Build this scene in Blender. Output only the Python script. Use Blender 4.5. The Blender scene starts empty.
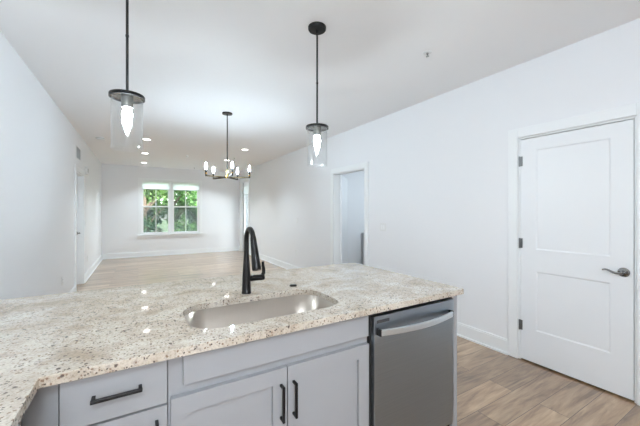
import bpy, bmesh, math, random
from mathutils import Vector, Matrix

random.seed(7)
S = bpy.context.scene
C = S.collection
PI = math.pi

# ------------------------------------------------------------------ camera
cam_data = bpy.data.cameras.new('camera')
cam_data.sensor_width = 36.0
cam_data.sensor_fit = 'HORIZONTAL'
cam_data.lens = 306.0 / 640.0 * 36.0
cam_data.shift_y = -1.5 / 640.0
cam_data.clip_start = 0.02
cam_data.clip_end = 200
cam = bpy.data.objects.new('camera', cam_data)
C.objects.link(cam)
cam.location = (0, 0, 1.36)
cam.rotation_euler = (PI / 2, 0, -math.radians(30.74))
S.camera = cam

# ------------------------------------------------------------------ world, sun, exposure
W = bpy.data.worlds.new('sky')
S.world = W
W.use_nodes = True
wn = W.node_tree.nodes
bg = wn['Background']
sky = wn.new('ShaderNodeTexSky')
sky.sky_type = 'NISHITA'
sky.sun_disc = False
sky.sun_elevation = math.radians(50)
sky.sun_rotation = math.radians(200)
sky.air_density = 1.0
sky.dust_density = 3.0
hs = wn.new('ShaderNodeHueSaturation')          # hazy, nearly white sky
hs.inputs['Saturation'].default_value = 0.25
W.node_tree.links.new(sky.outputs[0], hs.inputs['Color'])
W.node_tree.links.new(hs.outputs[0], bg.inputs['Color'])
SKY_STRENGTH = 2.6
bg.inputs['Strength'].default_value = SKY_STRENGTH

sun_d = bpy.data.lights.new('sun', 'SUN')
sun_d.energy = 7.0
sun_d.angle = math.radians(2)
sun_d.color = (1.0, 0.98, 0.94)
sun = bpy.data.objects.new('sun', sun_d)
C.objects.link(sun)
sun.location = (-6, -6, 20)
sun.rotation_euler = (math.radians(42), 0, math.radians(-72))   # from behind the building, onto the trees

LIVING_W = 10.0       # watts of one recessed living-room light
BATH_W = 18.0  # watts of the added bathroom light, out of view
FILL_GLOBE = 90.0         # emission of the added fill globe, unseen behind the camera
BULB = 430.0          # emission of a pendant bulb
CANDLE = 380.0        # emission of a chandelier bulb
LAMP_COLOUR = (0.79, 0.92, 1.0)

win_d = bpy.data.lights.new('added_window_portal', 'AREA')
win_d.shape = 'RECTANGLE'; win_d.size = 1.05; win_d.size_y = 1.05
win_d.cycles.is_portal = True       # sky light enters through the added window behind the camera
win = bpy.data.objects.new('added_window_portal', win_d); C.objects.link(win)
win.location = (-0.275, -2.4, 1.825)
win.rotation_euler = (PI / 2, 0, 0)

S.view_settings.view_transform = 'Standard'
S.view_settings.look = 'None'
S.view_settings.exposure = 0.24
S.view_settings.gamma = 1.0
S.view_settings.use_curve_mapping = False
try:
    S.cycles.use_denoising = True
    S.cycles.max_bounces = 14
    S.cycles.diffuse_bounces = 8
    S.cycles.glossy_bounces = 6
    S.cycles.transparent_max_bounces = 24
    S.cycles.sample_clamp_indirect = 6.0
    S.cycles.caustics_reflective = False
    S.cycles.caustics_refractive = False
except Exception:
    pass

# ------------------------------------------------------------------ materials
def lin(c):
    return tuple(((x / 255.0) / 12.92 if x / 255.0 <= 0.04045 else ((x / 255.0 + 0.055) / 1.055) ** 2.4) for x in c)

def mat(name, rgb, rough=0.5, metal=0.0, spec=0.5, noise=0.0, nscale=20.0, bump=0.0, bscale=200.0, coat=0.0):
    m = bpy.data.materials.new(name)
    m.use_nodes = True
    nt = m.node_tree
    b = nt.nodes['Principled BSDF']
    col = (*lin(rgb), 1)
    b.inputs['Base Color'].default_value = col
    b.inputs['Roughness'].default_value = rough
    b.inputs['Metallic'].default_value = metal
    b.inputs['Specular IOR Level'].default_value = spec
    b.inputs['Coat Weight'].default_value = coat
    tc = nt.nodes.new('ShaderNodeTexCoord')
    if noise > 0:
        n = nt.nodes.new('ShaderNodeTexNoise')
        n.inputs['Scale'].default_value = nscale
        n.inputs['Detail'].default_value = 4
        nt.links.new(tc.outputs['Object'], n.inputs['Vector'])
        mx = nt.nodes.new('ShaderNodeMix'); mx.data_type = 'RGBA'
        lo = tuple(c * (1 - noise) for c in col[:3]); hi = tuple(min(1, c * (1 + noise)) for c in col[:3])
        mx.inputs[6].default_value = (*lo, 1); mx.inputs[7].default_value = (*hi, 1)
        nt.links.new(n.outputs['Fac'], mx.inputs[0])
        nt.links.new(mx.outputs[2], b.inputs['Base Color'])
    if bump > 0:
        n = nt.nodes.new('ShaderNodeTexNoise')
        n.inputs['Scale'].default_value = bscale
        nt.links.new(tc.outputs['Object'], n.inputs['Vector'])
        bp = nt.nodes.new('ShaderNodeBump')
        bp.inputs['Strength'].default_value = bump
        bp.inputs['Distance'].default_value = 0.002
        nt.links.new(n.outputs['Fac'], bp.inputs['Height'])
        nt.links.new(bp.outputs['Normal'], b.inputs['Normal'])
    return m

def glow(name, rgb, strength):
    m = bpy.data.materials.new(name); m.use_nodes = True
    nt = m.node_tree; nt.nodes.clear()
    e = nt.nodes.new('ShaderNodeEmission'); o = nt.nodes.new('ShaderNodeOutputMaterial')
    e.inputs['Color'].default_value = (*lin(rgb), 1); e.inputs['Strength'].default_value = strength
    nt.links.new(e.outputs[0], o.inputs['Surface'])
    return m

def thin_glass(name, tint=(0.97, 0.98, 0.98), refl=0.9, ior=1.45):
    m = bpy.data.materials.new(name); m.use_nodes = True
    nt = m.node_tree; nt.nodes.clear()
    o = nt.nodes.new('ShaderNodeOutputMaterial')
    t = nt.nodes.new('ShaderNodeBsdfTransparent'); t.inputs['Color'].default_value = (*tint, 1)
    g = nt.nodes.new('ShaderNodeBsdfGlossy'); g.inputs['Roughness'].default_value = 0.02
    g.inputs['Color'].default_value = (refl, refl, refl, 1)
    f = nt.nodes.new('ShaderNodeLayerWeight'); f.inputs['Blend'].default_value = 0.5
    pw = nt.nodes.new('ShaderNodeMath'); pw.operation = 'POWER'; pw.inputs[1].default_value = 4.0
    nt.links.new(f.outputs['Facing'], pw.inputs[0])
    ml = nt.nodes.new('ShaderNodeMath'); ml.operation = 'MULTIPLY_ADD'; ml.inputs[1].default_value = 0.55; ml.inputs[2].default_value = 0.04
    nt.links.new(pw.outputs[0], ml.inputs[0])
    mx = nt.nodes.new('ShaderNodeMixShader')
    nt.links.new(ml.outputs[0], mx.inputs[0]); nt.links.new(t.outputs[0], mx.inputs[1]); nt.links.new(g.outputs[0], mx.inputs[2])
    nt.links.new(mx.outputs[0], o.inputs['Surface'])
    return m

def screen_mat():
    m = bpy.data.materials.new('insect_screen'); m.use_nodes = True
    nt = m.node_tree; nt.nodes.clear()
    o = nt.nodes.new('ShaderNodeOutputMaterial')
    t = nt.nodes.new('ShaderNodeBsdfTransparent')
    d = nt.nodes.new('ShaderNodeBsdfDiffuse'); d.inputs['Color'].default_value = (*lin((120, 130, 134)), 1)
    mx = nt.nodes.new('ShaderNodeMixShader'); mx.inputs[0].default_value = 0.38
    nt.links.new(t.outputs[0], mx.inputs[1]); nt.links.new(d.outputs[0], mx.inputs[2]); nt.links.new(mx.outputs[0], o.inputs['Surface'])
    return m

def fabric_translucent():
    m = bpy.data.materials.new('shade_fabric'); m.use_nodes = True
    nt = m.node_tree; nt.nodes.clear()
    o = nt.nodes.new('ShaderNodeOutputMaterial')
    t = nt.nodes.new('ShaderNodeBsdfTranslucent'); t.inputs['Color'].default_value = (0.9, 0.92, 0.92, 1)
    d = nt.nodes.new('ShaderNodeBsdfDiffuse'); d.inputs['Color'].default_value = (0.9, 0.91, 0.91, 1)
    mx = nt.nodes.new('ShaderNodeMixShader'); mx.inputs[0].default_value = 0.25
    nt.links.new(t.outputs[0], mx.inputs[1]); nt.links.new(d.outputs[0], mx.inputs[2]); nt.links.new(mx.outputs[0], o.inputs['Surface'])
    return m

def floor_mat():
    m = bpy.data.materials.new('oak_vinyl_planks'); m.use_nodes = True
    nt = m.node_tree; N = nt.nodes; L = nt.links
    b = N['Principled BSDF']
    geo = N.new('ShaderNodeNewGeometry')
    br = N.new('ShaderNodeTexBrick')
    br.offset = 0.37; br.offset_frequency = 2
    br.inputs['Color1'].default_value = (0.0, 0.0, 0.0, 1)
    br.inputs['Color2'].default_value = (1, 1, 1, 1)
    br.inputs['Mortar'].default_value = (0.5, 0.5, 0.5, 1)
    br.inputs['Scale'].default_value = 1.0
    br.inputs['Mortar Size'].default_value = 0.0018
    br.inputs['Brick Width'].default_value = 1.22
    br.inputs['Row Height'].default_value = 0.178
    L.new(geo.outputs['Position'], br.inputs['Vector'])
    # per-plank shift of the grain
    mul = N.new('ShaderNodeVectorMath'); mul.operation = 'MULTIPLY'
    mul.inputs[1].default_value = (1.0, 9.0, 1.0)
    L.new(geo.outputs['Position'], mul.inputs[0])
    sh = N.new('ShaderNodeVectorMath'); sh.operation = 'MULTIPLY'; sh.inputs[1].default_value = (37.0, 11.0, 5.0)
    L.new(br.outputs['Color'], sh.inputs[0])
    add = N.new('ShaderNodeVectorMath'); add.operation = 'ADD'
    L.new(mul.outputs[0], add.inputs[0]); L.new(sh.outputs[0], add.inputs[1])
    n1 = N.new('ShaderNodeTexNoise'); n1.inputs['Scale'].default_value = 1.6; n1.inputs['Detail'].default_value = 7; n1.inputs['Roughness'].default_value = 0.62; n1.inputs['Distortion'].default_value = 0.7
    L.new(add.outputs[0], n1.inputs['Vector'])
    n2 = N.new('ShaderNodeTexNoise'); n2.inputs['Scale'].default_value = 7.0; n2.inputs['Detail'].default_value = 5
    L.new(add.outputs[0], n2.inputs['Vector'])
    r1 = N.new('ShaderNodeValToRGB')
    e = r1.color_ramp.elements
    e[0].position = 0.30; e[0].color = (*lin((104, 77, 53)), 1)
    e[1].position = 0.72; e[1].color = (*lin((196, 166, 129)), 1)
    x = e.new(0.50); x.color = (*lin((162, 131, 98)), 1)
    L.new(n1.outputs['Fac'], r1.inputs['Fac'])
    r2 = N.new('ShaderNodeValToRGB')
    e = r2.color_ramp.elements
    e[0].position = 0.35; e[0].color = (0.72, 0.70, 0.68, 1)
    e[1].position = 0.6; e[1].color = (1, 1, 1, 1)
    L.new(n2.outputs['Fac'], r2.inputs['Fac'])
    m1 = N.new('ShaderNodeMix'); m1.data_type = 'RGBA'; m1.blend_type = 'MULTIPLY'; m1.inputs[0].default_value = 0.55
    L.new(r1.outputs[0], m1.inputs[6]); L.new(r2.outputs[0], m1.inputs[7])
    r3 = N.new('ShaderNodeValToRGB')
    e = r3.color_ramp.elements
    e[0].position = 0.0; e[0].color = (0.66, 0.64, 0.62, 1)
    e[1].position = 1.0; e[1].color = (1.16, 1.17, 1.19, 1)
    L.new(br.outputs['Color'], r3.inputs['Fac'])
    m2 = N.new('ShaderNodeMix'); m2.data_type = 'RGBA'; m2.blend_type = 'MULTIPLY'; m2.inputs[0].default_value = 1
    L.new(m1.outputs[2], m2.inputs[6]); L.new(r3.outputs[0], m2.inputs[7])
    m3 = N.new('ShaderNodeMix'); m3.data_type = 'RGBA'
    m3.inputs[7].default_value = (*lin((80, 60, 44)), 1)
    L.new(br.outputs['Fac'], m3.inputs[0]); L.new(m2.outputs[2], m3.inputs[6])
    L.new(m3.outputs[2], b.inputs['Base Color'])
    b.inputs['Roughness'].default_value = 0.3
    b.inputs['Specular IOR Level'].default_value = 0.6
    b.inputs['Coat Weight'].default_value = 1.0
    b.inputs['Coat IOR'].default_value = 1.6
    b.inputs['Coat Roughness'].default_value = 0.24
    bp = N.new('ShaderNodeBump'); bp.inputs['Strength'].default_value = 0.12; bp.inputs['Distance'].default_value = 0.002
    L.new(n2.outputs['Fac'], bp.inputs['Height']); L.new(bp.outputs['Normal'], b.inputs['Normal'])
    return m

def granite_mat():
    m = bpy.data.materials.new('cream_granite'); m.use_nodes = True
    nt = m.node_tree; N = nt.nodes; L = nt.links
    b = N['Principled BSDF']
    geo = N.new('ShaderNodeNewGeometry')
    P = geo.outputs['Position']
    def ramp(src, stops):
        r = N.new('ShaderNodeValToRGB'); e = r.color_ramp.elements
        e[0].position, e[0].color = stops[0][0], (*stops[0][1], 1)
        e[1].position, e[1].color = stops[-1][0], (*stops[-1][1], 1)
        for p, c in stops[1:-1]:
            q = e.new(p); q.color = (*c, 1)
        L.new(src, r.inputs['Fac']); return r.outputs[0]
    def noise(scale, detail=4, rough=0.55, dist=0.0):
        n = N.new('ShaderNodeTexNoise'); n.inputs['Scale'].default_value = scale; n.inputs['Detail'].default_value = detail
        n.inputs['Roughness'].default_value = rough; n.inputs['Distortion'].default_value = dist
        L.new(P, n.inputs['Vector']); return n.outputs['Fac']
    def mixc(fac, a, c):
        x = N.new('ShaderNodeMix'); x.data_type = 'RGBA'
        L.new(fac, x.inputs[0])
        if isinstance(a, tuple): x.inputs[6].default_value = (*a, 1)
        else: L.new(a, x.inputs[6])
        if isinstance(c, tuple): x.inputs[7].default_value = (*c, 1)
        else: L.new(c, x.inputs[7])
        return x.outputs[2]
    base = ramp(noise(7, 6, 0.6, 0.8), [(0.30, lin((166, 153, 137))), (0.47, lin((190, 180, 166))), (0.68, lin((206, 199, 188)))])
    fine = ramp(noise(130, 3, 0.7), [(0.34, (0.60, 0.57, 0.54)), (0.5, (0.96, 0.96, 0.96)), (0.66, (1.08, 1.08, 1.07))])
    mm = N.new('ShaderNodeMix'); mm.data_type = 'RGBA'; mm.blend_type = 'MULTIPLY'; mm.inputs[0].default_value = 0.75
    L.new(base, mm.inputs[6]); L.new(fine, mm.inputs[7])
    col = mm.outputs[2]
    # grey quartz clots
    g = ramp(noise(45, 3, 0.6, 0.5), [(0.58, (0, 0, 0)), (0.66, (0.6, 0.6, 0.6))])
    col = mixc(g, col, lin((150, 143, 138)))
    # brown mineral flecks and near-black flecks: voronoi cells chosen by a random value
    for sc, thr, rgb, ed in ((120, 0.86, (128, 106, 90), 0.36), (150, 0.90, (72, 62, 60), 0.36), (80, 0.95, (74, 64, 62), 0.30)):
        v = N.new('ShaderNodeTexVoronoi'); v.inputs['Scale'].default_value = sc
        nd = N.new('ShaderNodeTexNoise'); nd.inputs['Scale'].default_value = sc * 1.2
        L.new(P, nd.inputs['Vector'])
        ma = N.new('ShaderNodeVectorMath'); ma.operation = 'MULTIPLY_ADD'
        ma.inputs[1].default_value = (0.9 / sc,) * 3
        L.new(nd.outputs['Color'], ma.inputs[0]); L.new(P, ma.inputs[2])
        L.new(ma.outputs[0], v.inputs['Vector'])
        sep = N.new('ShaderNodeSeparateColor'); L.new(v.outputs['Color'], sep.inputs[0])
        pick = ramp(sep.outputs[0], [(thr - 0.005, (0, 0, 0)), (thr + 0.005, (1, 1, 1))])
        near = ramp(v.outputs['Distance'], [(ed, (0.92, 0.92, 0.92)), (ed + 0.16, (0, 0, 0))])
        p = N.new('ShaderNodeMath'); p.operation = 'MULTIPLY'
        L.new(pick, p.inputs[0]); L.new(near, p.inputs[1])
        col = mixc(p.outputs[0], col, lin(rgb))
    L.new(col, b.inputs['Base Color'])
    b.inputs['Roughness'].default_value = 0.045
    b.inputs['Specular IOR Level'].default_value = 0.55
    return m

def steel_mat(name, rgb, rough, aniso_dir='X', streak=0.10):
    m = bpy.data.materials.new(name); m.use_nodes = True
    nt = m.node_tree; N = nt.nodes; L = nt.links
    b = N['Principled BSDF']
    b.inputs['Metallic'].default_value = 1.0
    tc = N.new('ShaderNodeTexCoord')
    mp = N.new('ShaderNodeMapping')
    mp.inputs['Scale'].default_value = (2, 400, 400) if aniso_dir == 'X' else (400, 400, 2)
    L.new(tc.outputs['Object'], mp.inputs['Vector'])
    n = N.new('ShaderNodeTexNoise'); n.inputs['Scale'].default_value = 1.0; n.inputs['Detail'].default_value = 3
    L.new(mp.outputs[0], n.inputs['Vector'])
    mx = N.new('ShaderNodeMix'); mx.data_type = 'RGBA'
    c = lin(rgb)
    mx.inputs[6].default_value = (*[v * (1 - streak) for v in c], 1)
    mx.inputs[7].default_value = (*[min(1, v * (1 + streak)) for v in c], 1)
    L.new(n.outputs['Fac'], mx.inputs[0]); L.new(mx.outputs[2], b.inputs['Base Color'])
    b.inputs['Roughness'].default_value = rough
    return m

def leaf_mat(name, a, c):
    m = bpy.data.materials.new(name); m.use_nodes = True
    nt = m.node_tree; N = nt.nodes; L = nt.links
    b = N['Principled BSDF']
    oi = N.new('ShaderNodeNewGeometry')
    n = N.new('ShaderNodeTexNoise'); n.inputs['Scale'].default_value = 1.7; n.inputs['Detail'].default_value = 3
    L.new(oi.outputs['Position'], n.inputs['Vector'])
    ad = N.new('ShaderNodeMath'); ad.operation = 'MULTIPLY_ADD'; ad.inputs[1].default_value = 0.5
    L.new(oi.outputs['Random Per Island'], ad.inputs[0]); 
    h = N.new('ShaderNodeMath'); h.operation = 'MULTIPLY'; h.inputs[1].default_value = 0.5
    L.new(n.outputs['Fac'], h.inputs[0]); L.new(h.outputs[0], ad.inputs[2])
    mx = N.new('ShaderNodeMix'); mx.data_type = 'RGBA'
    mx.inputs[6].default_value = (*lin(a), 1); mx.inputs[7].default_value = (*lin(c), 1)
    L.new(ad.outputs[0], mx.inputs[0]); L.new(mx.outputs[2], b.inputs['Base Color'])
    b.inputs['Roughness'].default_value = 0.6
    tr = N.new('ShaderNodeBsdfTranslucent'); L.new(mx.outputs[2], tr.inputs['Color'])
    ms = N.new('ShaderNodeMixShader'); ms.inputs[0].default_value = 0.35
    out = [q for q in N if q.type == 'OUTPUT_MATERIAL'][0]
    L.new(b.outputs[0], ms.inputs[1]); L.new(tr.outputs[0], ms.inputs[2]); L.new(ms.outputs[0], out.inputs['Surface'])
    return m

M = dict(
    wall=mat('wall_paint', (232, 234, 237), 0.75, bump=0.06, bscale=350),
    ceiling=mat('ceiling_paint', (243, 244, 246), 0.85, bump=0.06, bscale=300),
    trim=mat('white_trim_paint', (236, 239, 241), 0.38, bump=0.02, bscale=60),
    door=mat('white_door_paint', (232, 235, 238), 0.42, bump=0.02, bscale=60),
    floor=floor_mat(),
    granite=granite_mat(),
    cabinet=mat('grey_cabinet_paint', (152, 154, 157), 0.38, noise=0.015, nscale=8),
    cab_in=mat('cabinet_interior', (150, 150, 150), 0.6),
    toe=mat('toe_kick_paint', (70, 71, 73), 0.6),
    black=mat('matte_black_metal', (30, 30, 31), 0.38, metal=0.6, bump=0.02),
    faucet=mat('oil_rubbed_black', (26, 25, 25), 0.3, metal=0.5, bump=0.02),
    gunmetal=mat('dark_gunmetal', (52, 54, 55), 0.35, metal=0.8),
    socket=mat('socket_grey', (118, 118, 114), 0.4, metal=0.7),
    brass=mat('aged_brass', (176, 138, 72), 0.3, metal=1.0, noise=0.05),
    bronze=mat('dark_bronze', (70, 60, 46), 0.35, metal=0.9, noise=0.05),
    steel=steel_mat('brushed_steel_door', (158, 167, 175), 0.34, 'X'),
    steel_h=steel_mat('brushed_steel_handle', (222, 230, 236), 0.36, 'X'),
    sink=steel_mat('satin_sink_steel', (190, 182, 172), 0.36, 'Z', 0.05),
    chrome=mat('satin_nickel', (150, 150, 150), 0.18, metal=1.0),
    hinge=mat('hinge_nickel', (120, 121, 122), 0.35, metal=0.9),
    plastic=mat('white_plastic', (226, 228, 229), 0.35),
    slot=mat('dark_slot', (70, 70, 70), 0.6),
    dark=mat('black_plastic', (20, 20, 21), 0.5),
    badge=mat('dark_grey_badge', (66, 67, 68), 0.35),
    vent=mat('grille_grey', (176, 180, 182), 0.5),
    ventdark=mat('grille_shadow', (92, 96, 98), 0.8),
    glass=thin_glass('clear_shade_glass', (0.975, 0.98, 0.98)),
    pane=thin_glass('window_glass', (0.93, 0.96, 0.95)),
    screen=screen_mat(),
    fabric=fabric_translucent(),
    vinyl=mat('white_vinyl', (240, 242, 243), 0.4),
    weather=mat('weatherstrip', (84, 88, 92), 0.7),
    bulb=glow('lit_bulb', (236, 248, 255), BULB),
    flame=glow('lit_candle_bulb', (224, 243, 255), CANDLE),
    lens=glow('lit_lens', (255, 253, 248), 9.0),
    globe=glow('lit_fill_globe', (234, 246, 255), FILL_GLOBE),
    lens_dim=glow('added_bath_lens', (255, 253, 248), 4.0),
    vanity=mat('grey_vanity_paint', (190, 193, 196), 0.5),
    stone=mat('white_stone_top', (225, 226, 226), 0.2, noise=0.03),
    bark=mat('bark', (84, 70, 58), 0.9, noise=0.3, nscale=12),
    lawn=mat('lawn', (58, 76, 44), 0.9, noise=0.35, nscale=3),
    leaf_a=leaf_mat('leaves_mid', (32, 72, 34), (96, 140, 66)),
    leaf_b=leaf_mat('leaves_dark', (24, 54, 38), (70, 110, 64)),
    leaf_c=leaf_mat('leaves_pale', (42, 78, 38), (114, 148, 74)),
    roofing=mat('roof_membrane', (120, 120, 120), 0.9),
)

# ------------------------------------------------------------------ mesh helpers
ORIGIN = {}

class MB:
    def __init__(self): self.bm = bmesh.new()
    def box(self, x0, x1, y0, y1, z0, z1):
        x0, x1 = sorted((x0, x1)); y0, y1 = sorted((y0, y1)); z0, z1 = sorted((z0, z1))
        v = [self.bm.verts.new(p) for p in ((x0,y0,z0),(x1,y0,z0),(x1,y1,z0),(x0,y1,z0),(x0,y0,z1),(x1,y0,z1),(x1,y1,z1),(x0,y1,z1))]
        for f in ((3,2,1,0),(4,5,6,7),(0,1,5,4),(1,2,6,5),(2,3,7,6),(3,0,4,7)):
            self.bm.faces.new([v[i] for i in f])
        return self
    def lathe(self, profile, center, axis='Z', seg=32, close=False):
        """profile: (radius, height) pairs about an axis through center."""
        rings = []
        for r, h in profile:
            ring = []
            if r < 1e-6:
                ring = [self.bm.verts.new(self._ax(0, 0, h, center, axis))]
            else:
                for i in range(seg):
                    a = 2 * PI * i / seg
                    ring.append(self.bm.verts.new(self._ax(r * math.cos(a), r * math.sin(a), h, center, axis)))
            rings.append(ring)
        pairs = list(zip(rings, rings[1:]))
        if close: pairs.append((rings[-1], rings[0]))
        for A, B in pairs:
            if len(A) == 1 and len(B) == 1: continue
            for i in range(seg):
                j = (i + 1) % seg
                if len(A) == 1: f = [A[0], B[j], B[i]]
                elif len(B) == 1: f = [A[i], A[j], B[0]]
                else: f = [A[i], A[j], B[j], B[i]]
                try: self.bm.faces.new(f)
                except ValueError: pass
        return self
    @staticmethod
    def _ax(a, b, h, c, axis):
        if axis == 'Z': return (c[0] + a, c[1] + b, c[2] + h)
        if axis == 'X': return (c[0] + h, c[1] + a, c[2] + b)
        return (c[0] + b, c[1] + h, c[2] + a)
    def cyl(self, c, r, h, axis='Z', seg=28, r2=None):
        r2 = r if r2 is None else r2
        return self.lathe([(0, 0), (r, 0), (r2, h), (0, h)], c, axis, seg)
    def tube(self, pts, radii, seg=14, squash=None):
        pts = [Vector(p) for p in pts]
        if not isinstance(radii, (list, tuple)): radii = [radii] * len(pts)
        rings = []; up = None
        for i, p in enumerate(pts):
            t = (pts[min(i + 1, len(pts) - 1)] - pts[max(i - 1, 0)]).normalized()
            if up is None:
                up = t.orthogonal().normalized()
            up = (up - t * up.dot(t)).normalized()
            s = t.cross(up)
            ring = []
            for k in range(seg):
                a = 2 * PI * k / seg
                ring.append(self.bm.verts.new(p + (up * math.cos(a) + s * math.sin(a)) * radii[i]))
            rings.append(ring)
        for A, B in zip(rings, rings[1:]):
            for k in range(seg):
                j = (k + 1) % seg
                self.bm.faces.new([A[k], A[j], B[j], B[k]])
        for R in (rings[0][::-1], rings[-1]): self.bm.faces.new(R)
        return self
    def ribbon(self, pts, half, along):
        """square-section bar through pts; half=(h1,h2) half sizes, 'along' the fixed side vector."""
        pts = [Vector(p) for p in pts]; along = Vector(along).normalized(); rings = []
        for i, p in enumerate(pts):
            t = (pts[min(i + 1, len(pts) - 1)] - pts[max(i - 1, 0)]).normalized()
            n = t.cross(along).normalized()
            rings.append([self.bm.verts.new(p + along * a * half[0] + n * b * half[1]) for a, b in ((1,1),(1,-1),(-1,-1),(-1,1))])
        for A, B in zip(rings, rings[1:]):
            for k in range(4):
                j = (k + 1) % 4
                self.bm.faces.new([A[k], A[j], B[j], B[k]])
        for R in (rings[0][::-1], rings[-1]): self.bm.faces.new(R)
        return self
    def rotate(self, pivot, ang):
        bmesh.ops.rotate(self.bm, verts=self.bm.verts, cent=pivot, matrix=Matrix.Rotation(ang, 3, 'Z'))
        return self
    def build(self, name, material, parent=None, smooth=False, bevel=0.0, bseg=2):
        bm = self.bm
        bmesh.ops.recalc_face_normals(bm, faces=bm.faces)
        if parent is None:
            xs = [v.co for v in bm.verts]
            lo = [min(c[i] for c in xs) for i in range(3)]; hi = [max(c[i] for c in xs) for i in range(3)]
            og = Vector(((lo[0] + hi[0]) / 2, (lo[1] + hi[1]) / 2, lo[2]))
        else:
            og = ORIGIN[parent.name]
        for v in bm.verts: v.co -= og
        me = bpy.data.meshes.new(name); bm.to_mesh(me); bm.free()
        me.materials.append(material)
        o = bpy.data.objects.new(name, me); C.objects.link(o)
        if parent is None: o.location = og
        else: o.parent = parent
        ORIGIN[o.name] = og
        if smooth:
            for p in me.polygons: p.use_smooth = True
            md = o.modifiers.new('edges', 'EDGE_SPLIT'); md.split_angle = math.radians(35)
        if bevel > 0:
            md = o.modifiers.new('bevel', 'BEVEL'); md.width = bevel; md.segments = bseg
            md.limit_method = 'ANGLE'; md.angle_limit = math.radians(40)
        return o


def thing(name, label, cat, loc, group=None):
    o = bpy.data.objects.new(name, None); C.objects.link(o)
    o.empty_display_size = 0.1
    o.location = loc; ORIGIN[o.name] = Vector(loc)
    return tag(o, label, cat, group)

def tag(o, label, cat, group=None):
    o['label'] = label; o['category'] = cat
    if group: o['group'] = group
    return o

def struct(o, label=None, cat=None):
    o['kind'] = 'structure'
    if label: o['label'] = label
    if cat: o['category'] = cat
    return o

def kids(o): return [c for c in bpy.data.objects if c.parent == o]

def dup(root, loc, label, group=None):
    r = root.copy(); C.objects.link(r); r.location = loc; r['label'] = label
    if group: r['group'] = group
    for ch in kids(root):
        c = ch.copy(); C.objects.link(c); c.parent = r
        for g in kids(ch):
            d = g.copy(); C.objects.link(d); d.parent = c
    return r

# ------------------------------------------------------------------ room dimensions
XL, XR, YB, YF, H = -0.89, 3.03, -2.2, 10.65, 2.72
T = 0.12

floor = MB().box(XL - T, XR + T, YB - T, YF + T, -0.2, 0).box(XR + T, 5.6, 2.9, 5.6, -0.2, 0).build('floor', M['floor'])
struct(floor, 'light brown oak plank floor running through kitchen and living room', 'floor')
ceil = MB().box(XL - T, XR + T, YB - T, YF + T, H, H + 0.3).box(XR + T, 5.6, 2.9, 5.6, H, H + 0.3).build('ceiling', M['ceiling'])
struct(ceil, 'plain white ceiling with recessed lights', 'ceiling')

def wall_y(name, x0, x1, y0, y1, holes, material=None):
    """wall running along Y between x0..x1, with holes (ya, yb, za, zb)"""
    b = MB(); cur = y0
    for ya, yb, za, zb in sorted(holes):
        b.box(x0, x1, cur, ya, 0, H)
        if za > 0: b.box(x0, x1, ya, yb, 0, za)
        if zb < H: b.box(x0, x1, ya, yb, zb, H)
        cur = yb
    b.box(x0, x1, cur, y1, 0, H)
    return b.build(name, material or M['wall'])

DH = 2.035
D1 = (0.715, 1.492)        # closet door in the right wall
D3 = (3.73, 4.60)          # bathroom doorway
D4 = (9.53, 10.36)         # balcony door
D2 = (6.42, 7.22)          # left wall door
WZ = (0.665, 2.315)
struct(wall_y('wall_left', XL - T, XL, YB - T, YF + T, [(D2[0], D2[1], 0, DH)]), 'long white wall on the left', 'wall')
struct(wall_y('wall_right', XR, XR + T, YB - T, YF + T, [(D1[0], D1[1], 0, DH), (D3[0], D3[1], 0, DH), (D4[0], D4[1], 0, 2.36)]), 'long white wall on the right with three openings', 'wall')
WX = (0.085, 0.868, 0.927, 1.727)     # two window openings
wf = MB()
for x0, x1, z0, z1 in ((XL, WX[0], 0, H), (WX[1], WX[2], WZ[0], WZ[1]), (WX[3], XR, 0, H), (WX[0], WX[3], 0, WZ[0]), (WX[0], WX[3], WZ[1], H)):
    wf.box(x0, x1, YF, YF + T, z0, z1)
struct(wf.build('wall_far', M['wall']), 'white end wall with the twin windows', 'wall')
KX = (-0.80, 0.25, 1.30, 2.35)     # added window opening, unseen behind the viewer, lets sky light in
wb = MB()
for x0, x1, z0, z1 in ((XL, KX[0], 0, H), (KX[1], XR, 0, H), (KX[0], KX[1], 0, KX[2]), (KX[0], KX[1], KX[3], H)):
    wb.box(x0, x1, YB - T, YB, z0, z1)
struct(wb.build('wall_back', M['wall']))
wb = MB()
wb.box(KX[0], KX[0] + 0.05, YB - 0.09, YB - 0.03, KX[2], KX[3]).box(KX[1] - 0.05, KX[1], YB - 0.09, YB - 0.03, KX[2], KX[3])
wb.box(KX[0] + 0.05, KX[1] - 0.05, YB - 0.09, YB - 0.03, KX[2], KX[2] + 0.05).box(KX[0] + 0.05, KX[1] - 0.05, YB - 0.09, YB - 0.03, KX[3] - 0.05, KX[3])
wb.box(-0.30, -0.25, YB - 0.09, YB - 0.03, KX[2] + 0.05, KX[3] - 0.05)
struct(wb.build('window_3', mat('white_window_paint', (240, 242, 243), 0.4)))  # frame of the added window, never in view
# bathroom behind the right wall
struct(MB().box(XR + T, 5.5, 5.46, 5.58, 0, H).build('wall_bathroom_far', M['wall']), 'shaded white bathroom wall seen through the doorway', 'wall')
struct(MB().box(5.5, 5.6, 2.9, 5.58, 0, H).box(XR + T, 5.5, 2.9, 3.0, 0, H).build('wall_bathroom_side', M['wall']))
# closet behind the closed door, room behind the left door
struct(MB().box(XR + T, XR + T + 0.1, D1[0] - 0.1, D1[1] + 0.1, 0, DH + 0.1).build('wall_closet_back', M['wall']))
struct(MB().box(XL - T - 0.06, XL - T, D2[0] - 0.1, D2[1] + 0.1, 0, DH + 0.1).build('wall_behind_door', M['wall']))

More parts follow.
